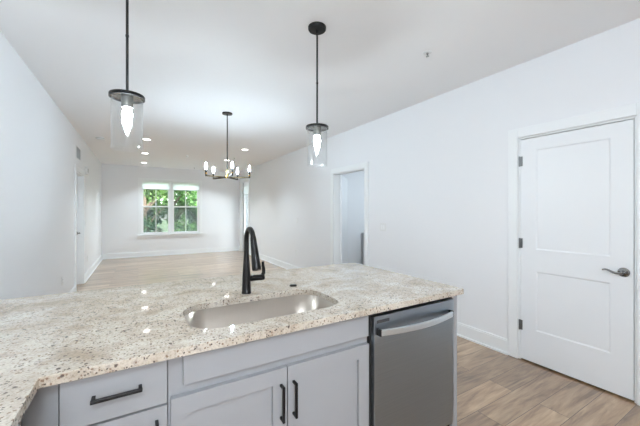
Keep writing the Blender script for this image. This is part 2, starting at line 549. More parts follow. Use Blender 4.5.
# ------------------------------------------------------------------ baseboards
def base_profile_y(b, x, sgn, y0, y1):
    b.box(x, x + sgn * 0.014, y0, y1, 0.0, 0.128)
    b.box(x, x + sgn * 0.009, y0, y1, 0.128, 0.142)
    b.box(x + sgn * 0.014, x + sgn * 0.028, y0, y1, 0.0, 0.018)
CW = 0.09
b = MB()
for y0, y1 in ((YB, D1[0] - CW), (D1[1] + CW, D3[0] - CW), (D3[1] + CW, D4[0] - CW), (D4[1] + CW, YF)):
    base_profile_y(b, XR, -1, y0, y1)
struct(b.build('baseboard_right', M['trim']), 'white baseboard along the right wall', 'baseboard')
b = MB()
for y0, y1 in ((2.2, D2[0] - CW), (D2[1] + CW, YF)):
    base_profile_y(b, XL, 1, y0, y1)
struct(b.build('baseboard_left', M['trim']), 'white baseboard along the left wall', 'baseboard')
b = MB()
b.box(XL, XR, YF - 0.014, YF, 0, 0.128).box(XL, XR, YF - 0.009, YF, 0.128, 0.142).box(XL, XR, YF - 0.028, YF - 0.014, 0, 0.018)
struct(b.build('baseboard_far', M['trim']), 'white baseboard below the windows', 'baseboard')
struct(MB().box(XR + T, 5.5, 5.446, 5.46, 0, 0.14).build('baseboard_bathroom', M['trim']))

# ------------------------------------------------------------------ door casings and jambs (trim)
def casing_y(name, x, sgn, y0, y1, ztop, label, jamb=True, x_far=None):
    b = MB()
    xo = x + sgn * 0.018
    for xx, th in ((x, xo),):
        b.box(xx, th, y0 - CW, y0 - 0.004, 0, ztop + CW)
        b.box(xx, th, y1 + 0.004, y1 + CW, 0, ztop + CW)
        b.box(xx, th, y0 - 0.004, y1 + 0.004, ztop + 0.004, ztop + CW)
    if jamb:
        xf = x - sgn * T
        b.box(x, xf, y0 - 0.004, y0 + 0.012, 0, ztop).box(x, xf, y1 - 0.012, y1 + 0.004, 0, ztop)
        b.box(x, xf, y0 + 0.012, y1 - 0.012, ztop - 0.012, ztop + 0.004)
    return struct(b.build(name, M['trim'], bevel=0.003), label, 'trim')
casing_y('trim_1', XR, -1, D1[0], D1[1], DH, 'white casing around the closed two-panel door')
casing_y('trim_2', XL, 1, D2[0], D2[1], DH, 'white casing around the left wall door')
casing_y('trim_3', XR, -1, D3[0], D3[1], DH, 'white casing around the open bathroom doorway')
casing_y('trim_4', XR, -1, D4[0], D4[1], 2.36, 'white casing around the balcony door at the far end')
struct(MB().box(3.72, 3.81, 5.442, 5.46, 0, 2.10).build('trim_5', M['trim']), 'white casing strip inside the bathroom', 'trim')

# ------------------------------------------------------------------ panel doors
def panel_door(b, x0, x1, y0, y1, z0, z1, stile, rails, face=-1):
    """slab between x0..x1 along Y; recessed panels on the face side (-1: low x)."""
    ya, yb = y0 + stile, y1 - stile
    zt = [z0] + [r for r in rails] + [z1]
    d = 0.006
    xf = x0 if face < 0 else x1
    inner = (x0 + d, x1) if face < 0 else (x0, x1 - d)
    b.box(inner[0], inner[1], y0, y1, z0, z1)
    fx = (x0, x0 + d) if face < 0 else (x1 - d, x1)
    b.box(*fx, y0, ya, z0, z1); b.box(*fx, yb, y1, z0, z1)
    zs = [(z0, rails[0]), (rails[1], rails[2]), (rails[3], z1)]
    for za, zb in zs: b.box(*fx, ya, yb, za, zb)
    # sloped sticking around each panel
    bm = b.bm
    s = 0.011
    xi = xf + d * 0.98 * (1 if face < 0 else -1)
    for za, zb in ((rails[0], rails[1]), (rails[2], rails[3])):
        o = [bm.verts.new((xf, y, z)) for y, z in ((ya, za), (yb, za), (yb, zb), (ya, zb))]
        i = [bm.verts.new((xi, y, z)) for y, z in ((ya + s, za + s), (yb - s, za + s), (yb - s, zb - s), (ya + s, zb - s))]
        for k in range(4):
            j = (k + 1) % 4
            bm.faces.new([o[k], o[j], i[j], i[k]])

RAILS = (0.30, 0.828, 1.022, 1.910)
dm = MB(); panel_door(dm, XR + 0.001, XR + 0.038, D1[0] + 0.016, D1[1] - 0.014, 0.014, DH - 0.018, 0.123, RAILS)
door1 = struct(dm.build('door_1', M['door']), 'closed white two-panel door on the right wall', 'door')
for z in (0.32, 1.07, 1.82):
    MB().cyl((XR - 0.006, D1[1] - 0.008, z - 0.046), 0.0065, 0.092, seg=12).box(XR - 0.004, XR + 0.001, D1[1] - 0.03, D1[1] - 0.008, z - 0.044, z + 0.044).build('hinge', M['hinge'], door1, True)
def lever(parent, x, y, z, sx, sy, material):
    """lever set on a face whose outward direction is sx along X, lever pointing sy along Y"""
    h = MB()
    h.lathe([(0, 0), (0.034, 0), (0.034, 0.004), (0.028, 0.010), (0.013, 0.012), (0.011, 0.045), (0, 0.045)] if sx > 0 else
            [(0, 0), (0.034, 0), (0.034, -0.004), (0.028, -0.010), (0.013, -0.012), (0.011, -0.045), (0, -0.045)], (x, y, z), 'X', 28)
    o = h.build('handle', material, parent, True)
    pts = []; rad = []
    for i in range(13):
        t = i / 12
        pts.append((x + sx * (0.042 + 0.010 * math.sin(PI * t)), y + sy * (-0.004 + 0.112 * t), z + 0.010 * math.sin(2 * PI * (t * 0.9 + 0.05)) * (0.3 + t) * -1 + 0.004 * t))
        rad.append(0.0095 * (1 - 0.45 * t))
    MB().tube(pts, rad, 12).build('lever', material, o, True)
    return o
lever(door1, XR + 0.001, 0.782, 0.918, -1, 1, M['chrome'])

dm = MB(); panel_door(dm, XL - T + 0.002, XL - T + 0.038, D2[0] + 0.014, D2[1] - 0.014, 0.012, DH - 0.014, 0.123, RAILS, face=1)
door2 = struct(dm.build('door_2', M['door']), 'white door set back in the left wall opening', 'door')
lever(door2, XL - T + 0.038, D2[1] - 0.075, 0.957, 1, -1, M['chrome'])

# bathroom door swung open into the bathroom, seen nearly edge-on
piv = Vector((XR + T + 0.018, D3[1] - 0.02, 0))
dm = MB(); panel_door(dm, piv.x - 0.018, piv.x + 0.018, piv.y - 0.80, piv.y, 0.012, DH - 0.014, 0.123, RAILS, face=1)
ang = math.radians(137)
dm.rotate(piv, ang)
door3 = struct(dm.build('door_3', M['door']), 'white bathroom door swung open behind the doorway', 'door')
hm = MB().lathe([(0, 0), (0.03, 0), (0.012, 0.012), (0.012, 0.05), (0, 0.05)], (piv.x + 0.018, piv.y - 0.73, 0.95), 'X', 16)
hm.tube([(piv.x + 0.064, piv.y - 0.735, 0.95), (piv.x + 0.066, piv.y - 0.63, 0.95)], 0.009, 10)
hm.rotate(piv, ang); hm.build('handle', M['gunmetal'], door3, True)

# balcony door: glazed white door in the far end of the right wall
X4 = XR + T - 0.05
dm = MB()
ya, yb = D4[0] + 0.016, D4[1] - 0.016
dm.box(X4, X4 + 0.045, ya, ya + 0.11, 0.015, 2.34).box(X4, X4 + 0.045, yb - 0.11, yb, 0.015, 2.34)
dm.box(X4, X4 + 0.045, ya + 0.11, yb - 0.11, 0.015, 0.24).box(X4, X4 + 0.045, ya + 0.11, yb - 0.11, 2.22, 2.34)
door4 = struct(dm.build('door_4', M['vinyl']), 'glazed balcony door at the far right corner', 'door')
MB().box(X4 + 0.018, X4 + 0.024, ya + 0.11, yb - 0.11, 0.24, 2.22).build('pane', M['pane'], door4)
MB().box(X4 - 0.012, X4 - 0.001, yb - 0.004, yb + 0.003, 0.015, 2.34).build('weatherstrip', M['weather'], door4)
tag(MB().box(X4 - 0.012, X4 - 0.006, ya + 0.10, yb - 0.10, 1.93, 2.235).build('roller_shade', M['fabric']), 'white shade raised on the balcony door', 'shade', 'raised white shades')

# ------------------------------------------------------------------ windows
def sash_window(n, x0, x1, label):
    z0, z1 = WZ
    b = MB()
    y0, y1 = YF + 0.035, YF + T
    fr = 0.022
    b.box(x0, x0 + fr, y0, y1, z0, z1).box(x1 - fr, x1, y0, y1, z0, z1)
    b.box(x0 + fr, x1 - fr, y0, y1, z0, z0 + fr).box(x0 + fr, x1 - fr, y0, y1, z1 - fr, z1)
    w = struct(b.build('window_%d' % n, M['vinyl']), label, 'window')
    xa, xb = x0 + fr, x1 - fr
    zm = 1.51
    def sash(name, ya, yb, za, zb, muntin):
        s = MB(); t = 0.034
        s.box(xa, xa + t, ya, yb, za, zb).box(xb - t, xb, ya, yb, za, zb)
        s.box(xa + t, xb - t, ya, yb, za, za + t).box(xa + t, xb - t, ya, yb, zb - t, zb)
        xm = (xa + xb) / 2
        s.box(xm - 0.010, xm + 0.010, ya + 0.008, yb - 0.008, za + t, zb - t)
        o = s.build(name, M['vinyl'], w)
        MB().box(xa + t, xb - t, (ya + yb) / 2 - 0.002, (ya + yb) / 2 + 0.002, za + t, zb - t).build('pane', M['pane'], o)
        return o
    sash('upper_sash', YF + 0.078, YF + 0.106, zm - 0.02, z1 - fr, True)
    sash('lower_sash', YF + 0.044, YF + 0.072, z0 + fr, zm + 0.022, True)
    MB().box(xa, xb, YF + 0.110, YF + 0.113, z0 + fr, zm).build('insect_screen', M['screen'], w)
    return w
sash_window(1, WX[0], WX[1], 'left double-hung window of the pair looking onto trees')
sash_window(2, WX[2], WX[3], 'right double-hung window of the pair looking onto trees')
b = MB()
x0, x1 = WX[0] - 0.085, WX[3] + 0.085
b.box(x0, WX[0], YF - 0.016, YF, WZ[0], WZ[1] + 0.055).box(WX[3], x1, YF - 0.016, YF, WZ[0], WZ[1] + 0.055)
b.box(WX[0], WX[3], YF - 0.016, YF, WZ[1], WZ[1] + 0.055)
b.box(WX[1], WX[2], YF - 0.016, YF, WZ[0], WZ[1])
b.box(x0 - 0.02, x1 + 0.02, YF - 0.05, YF + 0.035, WZ[0] - 0.028, WZ[0])
b.box(x0, x1, YF - 0.016, YF, WZ[0] - 0.095, WZ[0] - 0.028)
for i in (0, 2):
    b.box(WX[i], WX[i] + 0.004, YF, YF + 0.035, WZ[0], WZ[1]).box(WX[i + 1] - 0.004, WX[i + 1], YF, YF + 0.035, WZ[0], WZ[1])
    b.box(WX[i] + 0.004, WX[i + 1] - 0.004, YF, YF + 0.035, WZ[1] - 0.006, WZ[1])
struct(b.build('trim_6', M['trim'], bevel=0.003), 'white casing and sill around the twin windows', 'trim')
def roller_shade(x0, x1, label):
    t = thing('roller_shade', label, 'shade', ((x0 + x1) / 2, YF + 0.022, WZ[1] - 0.012), 'raised white shades')
    MB().box(x0 + 0.02, x1 - 0.02, YF + 0.020, YF + 0.0235, 2.045, WZ[1] - 0.03).build('fabric', M['fabric'], t)
    MB().box(x0 + 0.018, x1 - 0.018, YF + 0.014, YF + 0.030, 2.030, 2.048).build('hem_bar', M['vent'], t)
    MB().cyl((x0 + 0.015, YF + 0.019, WZ[1] - 0.03), 0.014, x1 - x0 - 0.03, 'X', 14).build('roller', M['vinyl'], t, True)
    return t
roller_shade(WX[0], WX[1], 'white shade pulled up at the top of the left window')
roller_shade(WX[2], WX[3], 'white shade pulled up at the top of the right window')

# ------------------------------------------------------------------ recessed lights
def downlight(x, y, label, group, watts, seen=True):
    t = thing('recessed_light', label, 'ceiling light', (x, y, H), group)
    MB().lathe([(0.062, -0.002), (0.068, -0.006), (0.088, -0.005), (0.092, 0.0), (0.062, 0.0)], (x, y, H), 'Z', 32, True).build('trim_ring', M['plastic'], t, True)
    MB().cyl((x, y, H - 0.004), 0.064, 0.003, seg=28).build('lens', M['lens'], t)
    ld = bpy.data.lights.new('recessed_light_lamp', 'AREA'); ld.shape = 'DISK'; ld.size = 0.12; ld.energy = watts
    ld.color = LAMP_COLOUR; ld.spread = math.radians(105)
    lo = bpy.data.objects.new('lamp', ld); C.objects.link(lo); lo.parent = t; lo.location = (0, 0, -0.012)
    return t
LG = 'recessed living room lights'
for x, y, lab in ((0.14, 6.62, 'recessed ceiling light nearest the left pendant glass, left row, first from the kitchen'),
                  (0.14, 8.22, 'second recessed ceiling light from the kitchen in the left row'),
                  (0.14, 9.83, 'recessed ceiling light in the left row closest to the window wall'),
                  (2.02, 6.62, 'recessed ceiling light right of the chandelier rod, first in the right row'),
                  (2.02, 8.22, 'recessed ceiling light just left of the chandelier rod, second in the right row'),
                  (2.02, 9.83, 'recessed ceiling light in the right row closest to the window wall')):
    downlight(x, y, lab, LG, LIVING_W)
t = thing('fill_globe', 'added white globe light, unseen behind the camera, filling the kitchen', 'ceiling light', (-0.22, -0.75, 2.3))  # fill lamp added to brighten the kitchen, out of view
MB().lathe([(0, 0), (0.07, 0), (0.07, -0.02), (0.02, -0.03), (0.02, -0.10), (0, -0.10)], (-0.22, -0.75, H), 'Z', 28).build('canopy', M['black'], t, True)
MB().lathe([(0.15 * math.sin(PI * k / 16), 0.15 * math.cos(PI * k / 16)) for k in range(17)], (-0.22, -0.75, 2.48), 'Z', 32).build('globe', M['globe'], t, True)
t = thing('added_bathroom_light', 'added round ceiling light, out of view, brightening the bathroom', 'ceiling light', (4.4, 4.1, H))  # unseen lamp, added to light the bathroom
MB().lathe([(0, 0), (0.14, 0), (0.14, -0.02), (0, -0.02)], (4.4, 4.1, H), 'Z', 28).build('base', M['plastic'], t, True)
MB().lathe([(0.13, -0.02), (0.12, -0.05), (0.06, -0.075), (0, -0.08)], (4.4, 4.1, H), 'Z', 28).build('diffuser', M['lens_dim'], t, True)
ld = bpy.data.lights.new('added_bathroom_lamp', 'AREA'); ld.shape = 'DISK'; ld.size = 0.22; ld.energy = BATH_W
ld.color = LAMP_COLOUR
lo = bpy.data.objects.new('lamp', ld); C.objects.link(lo); lo.parent = t; lo.location = (0, 0, -0.09)

# ------------------------------------------------------------------ countertop
def rounded_rect(x0, x1, y0, y1, r, n=10, rs=None):
    pts = []
    rs = rs or (r, r, r, r)
    for (cx, cy, a0, rr) in ((x1 - rs[0], y0 + rs[0], -PI / 2, rs[0]), (x1 - rs[1], y1 - rs[1], 0, rs[1]), (x0 + rs[2], y1 - rs[2], PI / 2, rs[2]), (x0 + rs[3], y0 + rs[3], PI, rs[3])):
        for i in range(n + 1):
            a = a0 + PI / 2 * i / n
            pts.append((cx + rr * math.cos(a), cy + rr * math.sin(a)))
    return pts
CT, TH = 0.914, 0.030
SX0, SX1, SY0, SY1, SR = 0.170, 0.868, 1.205, 1.572, 0.115
bm = bmesh.new()
XE, YE0, YE1, XI, YLEG = 1.626, 1.092, 2.16, -0.229, -0.5
outer = [(XL + 0.002, YLEG), (XI, YLEG), (XI, YE0)]
outer += [(XE - 0.012, YE0), (XE, YE0 + 0.012)]
for i in range(7):
    a = PI / 2 * i / 6
    outer.append((XE - 0.05 + 0.05 * math.cos(a), YE1 - 0.05 + 0.05 * math.sin(a)))
outer += [(XL + 0.002, YE1)]
hole = rounded_rect(SX0, SX1, SY0, SY1, SR, 10)
def ring_edges(pts):
    vs = [bm.verts.new((x, y, CT)) for x, y in pts]
    return [bm.edges.new((vs[i], vs[(i + 1) % len(vs)])) for i in range(len(vs))]
ed = ring_edges(outer) + ring_edges(hole)
bmesh.ops.triangle_fill(bm, use_beauty=True, use_dissolve=False, edges=ed)
ext = bmesh.ops.extrude_face_region(bm, geom=list(bm.faces))
bmesh.ops.translate(bm, verts=[g for g in ext['geom'] if isinstance(g, bmesh.types.BMVert)], vec=(0, 0, -TH))
ct = MB(); ct.bm.free(); ct.bm = bm
tag(ct.build('granite_countertop', M['granite'], bevel=0.0025), 'polished cream speckled granite worktop turning the corner around the sink', 'countertop')

# ------------------------------------------------------------------ sink
t = thing('kitchen_sink', 'undermount single-bowl stainless steel sink set into the granite worktop', 'sink', ((SX0 + SX1) / 2, (SY0 + SY1) / 2, CT - TH - 0.21))
bm = bmesh.new()
def loop(ins, z, r):
    return [bm.verts.new((x, y, z)) for x, y in rounded_rect(SX0 + 0.001 + ins, SX1 - 0.001 - ins, SY0 + 0.001 + ins, SY1 - 0.001 - ins, r, 10)]
zb = CT - TH
loops = [loop(-0.02, zb - 0.001, SR + 0.02), loop(0.0, zb - 0.001, SR), loop(0.007, zb - 0.16, SR - 0.007), loop(0.022, zb - 0.185, SR - 0.02), loop(0.05, zb - 0.2, SR - 0.04)]
for A, B in zip(loops, loops[1:]):
    n = len(A)
    for i in range(n):
        bm.faces.new([A[i], A[(i + 1) % n], B[(i + 1) % n], B[i]])
bm.faces.new(loops[-1])
sk = MB(); sk.bm.free(); sk.bm = bm
so = sk.build('basin', M['sink'], t, True)
md = so.modifiers.new('thick', 'SOLIDIFY'); md.thickness = 0.0012; md.offset = 0
MB().lathe([(0.056, 0.0015), (0.05, 0.003), (0.04, -0.004), (0.012, -0.005), (0, 0.004)], ((SX0 + SX1) / 2, (SY0 + SY1) / 2 + 0.03, zb - 0.199), 'Z', 28).build('drain', M['chrome'], t, True)

# ------------------------------------------------------------------ faucet
FX, FY = 0.51, 1.645
t = thing('faucet', 'black high-arc pull-down faucet standing behind the sink', 'faucet', (FX, FY, CT))
MB().lathe([(0, 0), (0.0265, 0), (0.0265, 0.006), (0.0245, 0.012), (0.0225, 0.06), (0.0215, 0.10), (0.0175, 0.17), (0.0142, 0.215), (0, 0.215)], (FX, FY, CT), 'Z', 28).build('body', M['faucet'], t, True)
pts = []; rad = []
R = 0.058; zc = CT + 0.292
for i in range(5):
    pts.append((FX, FY, CT + 0.20 + (zc - CT - 0.20) * i / 5)); rad.append(0.0135)
for i in range(17):
    a = math.radians(160) * i / 16
    pts.append((FX, FY - R + R * math.cos(a), zc + R * 1.06 * math.sin(a))); rad.append(0.0132)
MB().tube(pts, rad, 16).build('spout', M['faucet'], t, True)
p0 = Vector(pts[-1]); d = (Vector(pts[-1]) - Vector(pts[-2])).normalized()
d = Vector((0, -0.36, -1)).normalized()
L = (p0.z - 1.066) / -d.z
q = [p0 + d * (L * k) for k in (-0.04, 0.04, 0.10, 0.45, 0.80, 0.95, 1.0)]
sh = MB().tube(q, [0.0132, 0.0155, 0.0160, 0.0188, 0.0225, 0.0235, 0.0205], 18).build('spray_head', M['faucet'], t, True)
hz = CT + 0.078
hd = MB().lathe([(0, 0.0), (0.0165, 0.0), (0.0165, 0.07), (0.0175, 0.074), (0.0175, 0.092), (0.014, 0.097), (0, 0.097)], (FX + 0.004, FY, hz), 'X', 22).build('valve', M['faucet'], t, True)
pts = [(FX + 0.088, FY, hz + 0.006), (FX + 0.098, FY, hz + 0.022), (FX + 0.098, FY - 0.002, hz + 0.045), (FX + 0.093, FY - 0.004, hz + 0.066), (FX + 0.092, FY - 0.005, hz + 0.088)]
MB().tube(pts, [0.0095, 0.0110, 0.0100, 0.0085, 0.0065], 12).build('lever', M['faucet'], hd, True)
tag(MB().lathe([(0, 0), (0.022, 0), (0.022, 0.004), (0.017, 0.009), (0, 0.010)], (0.80, 1.66, CT), 'Z', 24).build('hole_cover', M['faucet'], None, True),
    'small round black hole cover on the granite right of the faucet', 'cover')

# ------------------------------------------------------------------ base cabinets
FF, DF = 1.149, 1.125       # face frame front, door front
CB = 1.75                   # cabinet backs
ZT = CT - TH - 0.001        # cabinet tops
def carcass(x0, x1, parent, frame_rails, stiles):
    b = MB(); th = 0.016
    b.box(x0, x0 + th, FF + 0.02, CB, 0.10, ZT).box(x1 - th, x1, FF + 0.02, CB, 0.10, ZT)
    b.box(x0 + th, x1 - th, CB - th, CB, 0.10, ZT).box(x0 + th, x1 - th, FF + 0.02, CB - th, 0.10, 0.118)
    b.build('carcass', M['cabinet'], parent)
    f = MB()
    f.box(x0, x0 + stiles[0], FF, FF + 0.02, 0.10, ZT).box(x1 - stiles[1], x1, FF, FF + 0.02, 0.10, ZT)
    for za, zb2 in frame_rails: f.box(x0 + stiles[0], x1 - stiles[1], FF, FF + 0.02, za, zb2)
    f.build('face_frame', M['cabinet'], parent)
    MB().box(x0, x1, FF + 0.07, FF + 0.085, 0.0, 0.10).build('toe_kick', M['toe'], parent)
def shaker(x0, x1, z0, z1, name, parent, fw=0.06):
    b = MB()
    yb2 = FF - 0.001
    b.box(x0, x0 + fw, DF, yb2, z0, z1).box(x1 - fw, x1, DF, yb2, z0, z1)
    b.box(x0 + fw, x1 - fw, DF, yb2, z0, z0 + fw).box(x0 + fw, x1 - fw, DF, yb2, z1 - fw, z1)
    b.box(x0 + fw, x1 - fw, DF + 0.013, yb2 - 0.002, z0 + fw, z1 - fw)
    return b.build(name, M['cabinet'], parent)
def slab(x0, x1, z0, z1, name, parent):
    return MB().box(x0, x1, DF, FF - 0.001, z0, z1).build(name, M['cabinet'], parent, bevel=0.0015)
def pull_v(x, z0, z1, parent):
    b = MB(); y = DF - 0.034
    b.box(x - 0.005, x + 0.005, y, y + 0.010, z0, z1)
    for z in (z0 + 0.006, z1 - 0.006): b.box(x - 0.005, x + 0.005, y + 0.010, DF, z - 0.005, z + 0.005)
    return b.build('handle', M['black'], parent, bevel=0.0015)
def pull_h(x0, x1, z, parent):
    b = MB(); y = DF - 0.034
    b.box(x0, x1, y, y + 0.010, z - 0.005, z + 0.005)
    for x in (x0 + 0.006, x1 - 0.006): b.box(x - 0.005, x + 0.005, y + 0.010, DF, z - 0.005, z + 0.005)
    return b.build('handle', M['black'], parent, bevel=0.0015)

# sink cabinet
XS0, XS1 = 0.087, 0.945
t = thing('sink_cabinet', 'grey shaker sink base cabinet with two doors under the sink', 'cabinet', ((XS0 + XS1) / 2, 1.45, 0))
carcass(XS0, XS1, t, ((0.10, 0.14), (0.715, 0.79), (0.862, ZT)), (0.05, 0.03))
slab(0.132, 0.936, 0.771, 0.869, 'false_front', t)
dl = shaker(0.094, 0.514, 0.115, 0.735, 'door', t)
dr = shaker(0.519, 0.938, 0.115, 0.735, 'door', t)
pull_v(0.488, 0.536, 0.676, dl); pull_v(0.543, 0.536, 0.676, dr)
# drawer base
XD0, XD1 = -0.196, 0.085
t = thing('drawer_cabinet', 'narrow grey base cabinet with one drawer over a door, beside the sink base', 'cabinet', ((XD0 + XD1) / 2, 1.45, 0))
carcass(XD0, XD1, t, ((0.10, 0.14), (0.70, 0.75), (0.85, ZT)), (0.03, 0.03))
dw = slab(-0.1915, 0.083, 0.729, 0.869, 'drawer', t)
pull_h(-0.119, 0.012, 0.808, dw)
dd = shaker(-0.1915, 0.083, 0.115, 0.722, 'door', t)
pull_v(0.052, 0.545, 0.685, dd)
# corner / left leg
t = thing('corner_cabinet', 'grey corner base cabinet with filler strip at the inside corner of the worktop', 'cabinet', (-0.55, 0.6, 0))
b = MB()
b.box(XL + 0.004, -0.275, YLEG + 0.01, 1.14, 0.10, ZT).box(XL + 0.004, -0.198, 1.165, CB, 0.10, ZT)
b.build('carcass', M['cabinet'], t)
MB().box(-0.275, -0.198, FF, FF + 0.019, 0.10, ZT).build('filler', M['cabinet'], t)
MB().box(XL + 0.05, -0.35, YLEG + 0.03, 1.1, 0, 0.10).build('toe_kick', M['toe'], t)
for ya, yb in ((-0.47, 0.28), (0.29, 1.04)):
    for za, zb2, nm in ((0.115, 0.722, 'door'), (0.729, 0.869, 'drawer')):
        q = MB(); q.box(-0.274, -0.257, ya, yb, za, zb2)
        o = q.build(nm, M['cabinet'], t, bevel=0.0015)
        k = MB(); ym = (ya + yb) / 2
        if nm == 'drawer': k.box(-0.232, -0.222, ym - 0.065, ym + 0.065, 0.80, 0.81).box(-0.257, -0.232, ym - 0.064, ym - 0.054, 0.80, 0.81).box(-0.257, -0.232, ym + 0.054, ym + 0.064, 0.80, 0.81)
        else: k.box(-0.232, -0.222, yb - 0.04, yb - 0.03, 0.545, 0.685).box(-0.257, -0.232, yb - 0.04, yb - 0.03, 0.546, 0.556).box(-0.257, -0.232, yb - 0.04, yb - 0.03, 0.674, 0.684)
        k.build('handle', M['black'], o)

# ------------------------------------------------------------------ dishwasher
DX0, DX1 = 0.957, 1.548
t = thing('dishwasher', 'stainless steel dishwasher at the end of the peninsula, right of the sink base', 'dishwasher', (1.25, 1.45, 0))
MB().box(0.949, 1.551, 1.140, 1.72, 0.10, 0.875).build('tub_housing', M['dark'], t)
MB().box(0.955, 1.54, 1.17, 1.20, 0.0, 0.10).build('kick_plate', M['dark'], t)
MB().box(DX0, DX1, 1.130, 1.139, 0.16, 0.858).build('door_edge', M['badge'], t)
MB().box(DX0, DX1, 1.108, 1.130, 0.16, 0.862).build('door', M['steel'], t, bevel=0.004, bseg=3)
MB().box(0.972, 1.052, 1.1072, 1.1095, 0.828, 0.843).build('badge', M['badge'], t)
pts = []
for i in range(17):
    s = i / 16
    pts.append((0.974 + 0.527 * s, 1.102 - 0.018 - 0.034 * math.sin(PI * s), 0.792))
MB().ribbon(pts, (0.015, 0.006), (0, 0, 1)).build('handle', M['steel_h'], t, bevel=0.003)
for x in (0.968, 1.496): MB().box(x, x + 0.010, 1.078, 1.108, 0.776, 0.808).build('handle_end', M['dark'], t, bevel=0.002)
# end panel
tag(MB().box(1.553, 1.603, 1.128, CB, 0.0, ZT).build('end_panel', M['cabinet'], None, bevel=0.001), 'grey panel closing the peninsula end beside the dishwasher', 'panel')
tag(MB().box(XL + 0.004, 1.603, CB + 0.001, CB + 0.02, 0.0, ZT).build('back_panel', M['cabinet']), 'grey panel along the living room side of the peninsula', 'panel')

# ------------------------------------------------------------------ pendants
def make_pendant(x, y, label):
    t = thing('pendant_light', label, 'pendant light', (x, y, 0.0 + 1.70), 'pendants over the peninsula')
    MB().lathe([(0, 0), (0.066, 0), (0.066, -0.018), (0.062, -0.024), (0.012, -0.026), (0.010, -0.05), (0, -0.05)], (x, y, H), 'Z', 32).build('canopy', M['black'], t, True)
    MB().cyl((x, y, 2.0), 0.0068, H - 0.05 - 2.0, seg=14).lathe([(0.0068, 0), (0.0085, 0.002), (0.0085, 0.012), (0.0068, 0.014)], (x, y, 2.30), 'Z', 14).build('rod', M['gunmetal'], t, True)
    # ring-shaped holder
    MB().lathe([(0, 0.018), (0.012, 0.016), (0.082, 0.010), (0.084, 0.007), (0.084, -0.009), (0.080, -0.009), (0.079, 0.0), (0.02, 0.004), (0, 0.004)], (x, y, 1.978), 'Z', 40).build('holder', M['black'], t, True)
    MB().lathe([(0.078, 0.001), (0.078, -0.003), (0.026, -0.003), (0.026, 0.003)], (x, y, 1.978), 'Z', 36, True).build('reflector', M['chrome'], t, True)
    MB().lathe([(0, 0), (0.028, 0), (0.028, -0.058), (0.022, -0.062), (0, -0.062)], (x, y, 1.978), 'Z', 26).build('socket', M['socket'], t, True)
    MB().lathe([(0.013, 0), (0.016, -0.008), (0.024, -0.030), (0.024, -0.042), (0.017, -0.066), (0.008, -0.096), (0.004, -0.108), (0, -0.110)], (x, y, 1.917), 'Z', 24).build('bulb', M['bulb'], t, True)
    MB().lathe([(0.075, -0.001), (0.075, -0.280), (0.0715, -0.280), (0.0715, -0.001)], (x, y, 1.975), 'Z', 48, True).build('glass_shade', M['glass'], t, True)
    return t
p1 = make_pendant(-0.05, 1.95, 'left glass cylinder pendant, hanging over the worktop left of the sink')
dup(p1, (1.135, 1.95, 1.70), 'right glass cylinder pendant, hanging with its round black ceiling canopy in view', 'pendants over the peninsula')

# ------------------------------------------------------------------ chandelier
CX, CY, CZ = 1.06, 4.29, 1.832
t = thing('chandelier', 'five-arm black and brass chandelier with candle bulbs in the dining area', 'chandelier', (CX, CY, CZ))
MB().lathe([(0, 0), (0.068, 0), (0.068, -0.016), (0.012, -0.020), (0.010, -0.034), (0, -0.034)], (CX, CY, H), 'Z', 32).build('canopy', M['black'], t, True)
MB().cyl((CX, CY, CZ + 0.10), 0.0075, H - 0.034 - CZ - 0.10, seg=14).build('rod', M['gunmetal'], t, True)
MB().lathe([(0, -0.012), (0.022, -0.012), (0.026, -0.004), (0.026, 0.012), (0.020, 0.022), (0.014, 0.03), (0.012, 0.10), (0.0075, 0.106), (0, 0.106)], (CX, CY, CZ), 'Z', 24).build('hub', M['brass'], t, True)
for k in range(5):
    a = math.radians((8, 78, 146, 224, 299)[k]) - math.radians(30.74)
    ux, uy = math.cos(a), math.sin(a)
    r = 0.30
    e0 = Vector((CX + ux * 0.022, CY + uy * 0.022, CZ)); e1 = Vector((CX + ux * r, CY + uy * r, CZ))
    arm = MB().ribbon([e0, e1], (0.009, 0.009), (0, 0, 1)).build('arm', M['bronze'] , t)
    b = MB().lathe([(0, -0.008), (0.011, -0.008), (0.011, 0.030), (0.0125, 0.032), (0.0125, 0.085), (0, 0.085)], (e1.x, e1.y, CZ), 'Z', 18).build('candle_sleeve', M['black'], t, True)
    MB().lathe([(0.0135, 0.024), (0.0145, 0.026), (0.0145, 0.036), (0.0135, 0.038)], (e1.x, e1.y, CZ), 'Z', 18, True).build('collar', M['brass'], b, True)
    MB().lathe([(0.008, 0.085), (0.010, 0.092), (0.0140, 0.110), (0.0140, 0.120), (0.010, 0.145), (0.005, 0.166), (0, 0.172)], (e1.x, e1.y, CZ), 'Z', 18).build('bulb', M['flame'], t, True)

